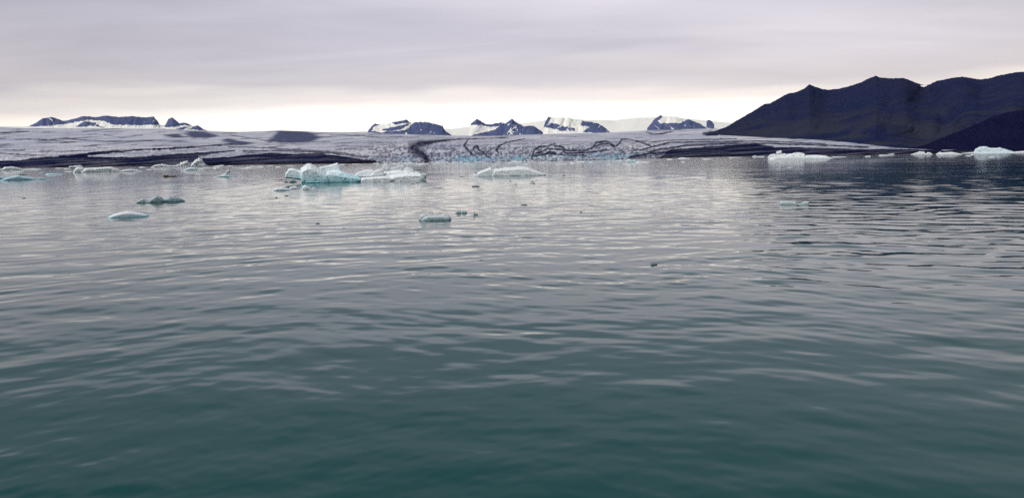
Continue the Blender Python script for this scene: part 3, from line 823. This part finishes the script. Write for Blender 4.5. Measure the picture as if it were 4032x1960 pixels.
    berg('iceberg', 'heap of white ice blocks with a tilted block on top, before the right moraine', 'iceberg', 3150, 625.5, [
        ('ice_shelf', [([(3022, 628), (3036, 618), (3130, 613), (3190, 617), (3255, 618), (3288, 624), (3200, 627)], -6, 70),
                       ([(3160, 625), (3172, 609), (3215, 608), (3252, 611), (3275, 622)], 10, 40)], {'vox': 1.5, 'disp': 0.07, 'teal': (-0.05, 0.35), 'dirt': 0.15}),
        ('ice_mound', [([(3018, 618), (3028, 606), (3050, 602), (3060, 612), (3058, 626), (3030, 626)], 0, 34), ([(3040, 626), (3056, 604), (3090, 601), (3100, 610), (3100, 626)], 6, 40),
                       ([(3085, 624), (3095, 603), (3125, 601), (3135, 622)], 12, 36), ([(3108, 616), (3122, 599), (3145, 595), (3166, 600), (3172, 608), (3160, 620), (3120, 624)], 14, 34)],
         {'vox': 0.9, 'disp': 0.13, 'teal': (-0.05, 0.25), 'dirt': 0.85}),  # dark patches painted in as shade of the gaps between blocks
        mb([(3052, 604), (3053, 593), (3073, 587), (3078, 598), (3060, 606)], 8), mb([(3130, 618), (3131, 607), (3150, 604), (3152, 618)], -14), mb([(3145, 612), (3148, 598), (3169, 606), (3165, 621), (3153, 622)], -8),
        mb([(3065, 622), (3070, 611), (3086, 612), (3084, 624)], -22, 14), mb([(3095, 620), (3100, 609), (3118, 610), (3116, 622)], -20, 14)], scale=0.88)
    berg('iceberg', 'blue furrowed iceberg under the dark spur at far right', 'iceberg', 3915, 602.5, [
        ('ice_body', [([(3841, 603), (3848, 586), (3862, 575), (3885, 574), (3905, 582), (3925, 603)], 0, 50), ([(3885, 603), (3898, 581), (3925, 583), (3935, 580), (3952, 588), (3990, 602)], 4, 50)],
         {'vox': 0.9, 'disp': 0.13, 'teal': (0.30, 0.12)}),
        ('ice_shelf', [([(3795, 604), (3835, 599), (3990, 600), (3992, 604), (3870, 606)], -14, 40)], {'vox': 1.4, 'disp': 0.06, 'teal': (0.1, 0.2)})], scale=0.85)
    berg('iceberg', 'bright white wedge-shaped floe between rubble ice and the blue iceberg', 'iceberg', 3745, 609, [
        ('iceberg', [([(3708, 609), (3711, 602), (3734, 602), (3748, 599), (3770, 605), (3784, 609)], 0, 30)], {'vox': 1.1, 'disp': 0.05, 'teal': (-0.2, 0.1)})])
    for lab, pts, d in (('white rubble ice heap with a pointed left shoulder, below the dark spur', [(3588, 609), (3610, 601), (3617, 597), (3628, 598), (3630, 608)], 0),
                        ('narrow leaning rubble ice block beside the pointed heap', [(3630, 608), (3637, 597), (3643, 602), (3644, 608)], 4),
                        ('low broken rubble ice right of the leaning block', [(3643, 608), (3654, 600), (3662, 601), (3670, 608)], 0),
                        ('small rubble ice knob touching the white wedge floe', [(3688, 607), (3700, 599), (3708, 601), (3710, 608)], 6)):
        berg('rubble_ice', lab, 'ice chunk', pts[0][0] + 15, 609, [('rubble_ice', [(pts, d, 16)], {'vox': 1.0, 'disp': 0.16, 'teal': (-0.15, 0.1), 'dirt': 0.3})], 'rubble ice below the dark spur')
    berg('iceberg', 'white rubble floe cut by the right edge of the picture', 'iceberg', 4015, 602, [
        ('iceberg', [([(3982, 602), (4000, 598), (4015, 598), (4030, 595), (4060, 596), (4075, 602)], 0, 26)], {'vox': 1.2, 'disp': 0.12, 'teal': (-0.1, 0.1)})])
    berg('iceberg', 'white floe with a hollow top at the left picture edge by the shore', 'iceberg', 25, 671, [
        ('iceberg', [([(-40, 671), (-20, 664), (5, 661), (20, 671)], 0, 30), ([(5, 671), (22, 658), (45, 657), (62, 662), (84, 671)], 6, 36)], {'vox': 1.2, 'disp': 0.14, 'teal': (0.0, 0.2), 'dirt': 0.4})])
    berg('clear_ice', 'washed pale teal ice half awash on the dark rippled water at right', 'ice chunk', 3125, 805, [
        ('clear_ice', [([(3071, 805), (3080, 791), (3105, 790), (3132, 794), (3142, 806)], 0, 24), ([(3138, 806), (3158, 799), (3168, 790), (3178, 793), (3179, 806)], 2, 18)],
         {'vox': 1.1, 'disp': 0.1, 'teal': (0.3, 0.4), 'mat': CLEAR})])
    berg('clear_ice', 'teal chip of ice under the overhang of the largest iceberg', 'ice chunk', 1143, 718, [
        ('clear_ice', [([(1117, 718), (1126, 710), (1136, 715), (1138, 718)], 0, 14), ([(1134, 718), (1144, 708), (1156, 706), (1170, 717)], 0, 18)], {'vox': 1.0, 'disp': 0.07, 'teal': (0.7, 0.3), 'mat': CLEAR})])
    berg('ice_floe', 'flat grey-white floe, leftmost of the three below the largest iceberg', 'ice floe', 1110, 750, [
        ('ice_floe', [([(1072, 750), (1085, 742), (1110, 738), (1135, 742), (1148, 750)], 0, 40)], {'vox': 1.2, 'disp': 0.08, 'teal': (0.15, 0.3)})])
    berg('ice_floe', 'low white floe, middle of the three below the largest iceberg', 'ice floe', 1160, 744, [
        ('ice_floe', [([(1136, 744), (1148, 734), (1165, 732), (1180, 744)], 0, 26)], {'vox': 1.1, 'disp': 0.08, 'teal': (0.0, 0.2)})])
    berg('ice_floe', 'lumpy white floe with a round knob, rightmost of the three below the largest iceberg', 'ice floe', 1218, 745, [
        ('ice_floe', [([(1190, 745), (1193, 733), (1203, 727), (1216, 734), (1230, 745)], 0, 26), ([(1222, 745), (1235, 738), (1252, 744)], 2, 18)], {'vox': 1.1, 'disp': 0.1, 'teal': (-0.05, 0.2)})])
    berg('ice_floe', 'brown plank-like strip of silty ice with a raised left end', 'ice floe', 670, 696.5, [
        ('ice_floe', [([(647, 697), (648, 689), (665, 690), (666, 697)], 0, 8), ([(655, 697), (660, 693), (690, 692), (694, 696)], 0, 8)], {'vox': 0.9, 'disp': 0.05, 'teal': (0.2, 0.3), 'mat': BROWN})])


build_bergs()


FLOES = [  # centre x, waterline y, width, height in picture pixels, material, label, group
    (205, 687.5, 62, 8, 'T', 'flat floe with a teal ridge, above the teal hump at left', None),
    (678, 733.5, 54, 7, 'C', 'low grey sliver of ice below the brown plank-like strip', None),
    (87, 690, 32, 5, 'B', 'brownish flat floe just above the teal hump at left', None),
    (1872, 736.5, 34, 10, 'D', 'dark twisted clear ice below the white dome-backed iceberg', None),
    (2576, 1042, 32, 10, 'D', 'dark-rimmed lens of clear ice, nearest chip on the open water', None),
    (1895, 1026, 20, 5, 'D', 'black chip of clear ice in the near centre water', None),
    (2664, 970, 24, 5, 'C', 'flat grey chip of ice right of centre in the near water', None),
    (2288, 837, 14, 5, 'D', 'black chip of ice alone in the middle of the right-centre water', None),
    (2062, 808, 30, 7, 'D', 'dark chip of ice with a thin tail, above centre of the water', None),
    (1128, 771, 18, 5, 'D', 'dark chip of ice below the three floes of the largest iceberg', None),
    (1087, 778, 12, 4, 'D', 'faint dark chip, lower left of the other dark chip under the floes', None),
    (92, 781, 14, 4, 'D', 'lone black chip on the water at far left', None),
    (2098, 722.5, 26, 4, 'B', 'dark stick-like ice strip below the right tip of the dome-backed iceberg', None),
    (2221, 692, 14, 5, 'D', 'dark triangular chip right of the dome-backed iceberg tip', None),
    (1642, 720, 22, 3, 'D', 'thin dark strip of ice below the right end of the largest iceberg', None),
    (2330, 640, 30, 8, 'T', 'small teal wedge of ice off the glacier front', None),
    (2020, 641, 72, 6, 'W', 'long white floe behind the dome-backed iceberg, near the blue ice front', None),
    (2212, 646, 62, 5, 'W', 'thin white raft with ridged ice, off the folded glacier front', None),
    (2256, 643, 26, 8, 'W', 'little white tooth of ice beside the thin ridged raft', None),
    (3112, 662, 30, 6, 'C', 'grey washed floe on the dark water below the white block heap', None),
    (3495, 613, 62, 5, 'W', 'long bright flat floe left of the rubble ice below the spur', None),
    (3910, 620, 22, 4, 'W', 'lone white floe on dark water below the blue iceberg', None),
    (2972, 618, 18, 10, 'C', 'small grey pointed ice left of the white block heap', None),
    (1250, 880, 16, 4, 'D', 'small dark chip in the open water below the largest iceberg', None),
    (1356, 898, 20, 4, 'D', 'paired dark specks of ice below the largest iceberg, nearer the viewer', None),
    (536, 672, 18, 7, 'W', 'small rounded white floe at the right end of the long snowy floe', None)]
ZONE = {
    'L': (('white floe', 'in the drift ice along the left moraine shore'), 'drift ice along the left shore', [
        (115, 668, 62, 5), (60, 678.5, 36, 3), (33, 684, 26, 3), (160, 680.5, 22, 3), (265, 676, 32, 3), (262, 665, 24, 4), (585, 668, 28, 3), (612, 668.5, 26, 3), (230, 663, 40, 3),
        (560, 659, 30, 4), (590, 654, 30, 7), (640, 663, 30, 3), (820, 662, 40, 3), (855, 657, 38, 8), (870, 652.5, 30, 4), (930, 661, 40, 4), (955, 664, 42, 4),
        (977, 661, 30, 6), (845, 664, 14, 5), (992, 655, 24, 5), (1012, 657, 50, 4), (1062, 653.5, 34, 3), (1095, 658, 26, 5), (1012, 663, 44, 3), (780, 666, 50, 3), (905, 654, 30, 3), (1140, 653, 40, 3)]),
    'G': (('pale floe', 'in the brash ice along the glacier front'), 'brash ice along the glacier front', [
        (1600, 644, 64, 6), (1660, 647, 72, 5), (1480, 644.5, 32, 5), (1400, 646.5, 42, 4), (1345, 648, 30, 4), (1560, 646, 40, 5), (1720, 645, 40, 4), (1780, 644, 50, 3), (1955, 647, 26, 3), (2072, 647, 26, 4),
        (1836, 646, 18, 3), (1872, 641, 40, 4), (2140, 640, 30, 3), (2290, 638, 50, 4), (2440, 632, 30, 3), (2160, 648, 20, 3), (2400, 648, 20, 3), (2462, 648, 20, 3)]),
    'R': (('white floe', 'in the drift ice along the right moraine shore'), 'drift ice along the right shore', [
        (2700, 624, 62, 6), (2790, 627, 52, 4), (2640, 628, 32, 4), (2900, 621, 62, 5), (2995, 618, 44, 5), (2692, 639, 22, 4), (3310, 619, 60, 4),
        (3512, 607.5, 26, 5), (3816, 614, 26, 4), (3832, 610, 16, 4), (3420, 617, 24, 5)]),
    'C': (('dark chip of ice', 'among specks on the open water'), 'dark ice chips on the open water', [
        (2010, 712.5, 10, 3), (2030, 726, 10, 4), (2096, 715.5, 18, 3), (1624, 724, 14, 3), (1577, 814, 22, 4), (1872, 791, 8, 3), (35, 714, 12, 3), (1362, 653, 24, 5), (1942, 640, 18, 5), (2120, 668, 16, 3),
        (1820, 697, 24, 4), (2168, 694, 8, 3), (1330, 662, 12, 3), (990, 673, 14, 3)])}


def floe_mesh(w, h, d, seed):
    """an irregular bevelled slab with a lumpy top"""
    g = random.Random(seed)
    bm = bmesh.new(); pts = []
    n = 11
    for i in range(n):
        a = 2 * math.pi * i / n + g.uniform(-0.2, 0.2)
        r = g.uniform(0.78, 1.0)
        x, y = math.cos(a) * r * w / 2, math.sin(a) * r * d / 2
        pts += [(x, y, h * g.uniform(0.0, 0.22)), (x * 0.86, y * 0.8, -h * 0.9), (x * g.uniform(0.62, 0.85), y * 0.7, h * g.uniform(0.35, 0.62))]
    px = g.uniform(-0.28, 0.28) * w
    for _ in range(3):
        pts.append((px + g.uniform(-0.12, 0.12) * w, g.uniform(-0.2, 0.2) * d, h * g.uniform(0.8, 1.0)))
    vs_ = [bm.verts.new(p) for p in pts]
    r = bmesh.ops.convex_hull(bm, input=vs_)
    bmesh.ops.delete(bm, geom=[q for q in r['geom_interior'] if isinstance(q, bmesh.types.BMVert)], context='VERTS')
    bmesh.ops.triangulate(bm, faces=bm.faces[:])
    me = bpy.data.meshes.new('ice_floe'); bm.to_mesh(me); bm.free()
    return me


def build_floes():
    mats = {'W': (ICE, -0.05), 'T': (ICE, 0.6), 'C': (CLEAR, 0.35), 'D': (DARKICE, 0.3), 'B': (BROWN, 0.2)}

    def put(x, y, w, h, mk, label, group, seed):
        wx, wy, D = on_water(x, y); sc = D / FPX
        dep = w * sc * 0.55
        me = floe_mesh(w * sc, h * sc * 0.62, dep, seed)
        mat, te = mats[mk]
        me.materials.append(mat)
        for nme, val in (('teal', te), ('dirt', 0.0)):
            a = me.attributes.new(nme, 'FLOAT', 'POINT'); a.data.foreach_set('value', np.full(len(me.vertices), val, np.float32))
        small = w <= 24 and D < 140
        o = bpy.data.objects.new('ice_chip' if small else 'ice_floe', me); COL.objects.link(o)
        o.location = (wx, wy + dep * 0.4, 0); o.rotation_euler = (0, 0, math.atan2(-wx, wy))
        tag(o, label, 'ice chip' if small else 'ice floe', group)
    for i, (x, y, w, h, mk, lab, grp) in enumerate(FLOES):
        put(x, y, w, h, mk, lab, grp, 300 + i)
    for zk, (lab, grp, lst) in ZONE.items():
        order = sorted(range(len(lst)), key=lambda q: lst[q][0])
        for i, (x, y, w, h) in enumerate(lst):
            r = order.index(i) + 1
            size = 'long' if w >= 50 else ('thin' if h <= 3 else ('stubby' if h >= 6 else 'small'))
            if zk == 'C':
                size = 'tiny'
            suf = 'th' if 10 < r % 100 < 14 else {1: 'st', 2: 'nd', 3: 'rd'}.get(r % 10, 'th')
            grey = zk != 'C' and i % 4 == 3
            label = '%s %s, %d%s from the left %s' % (size, 'grey floe' if grey else lab[0], r, suf, lab[1])
            put(x, y, w, h, 'D' if zk == 'C' else ('C' if grey else 'W'), label, grp, 500 + ord(zk) * 40 + i)


build_floes()
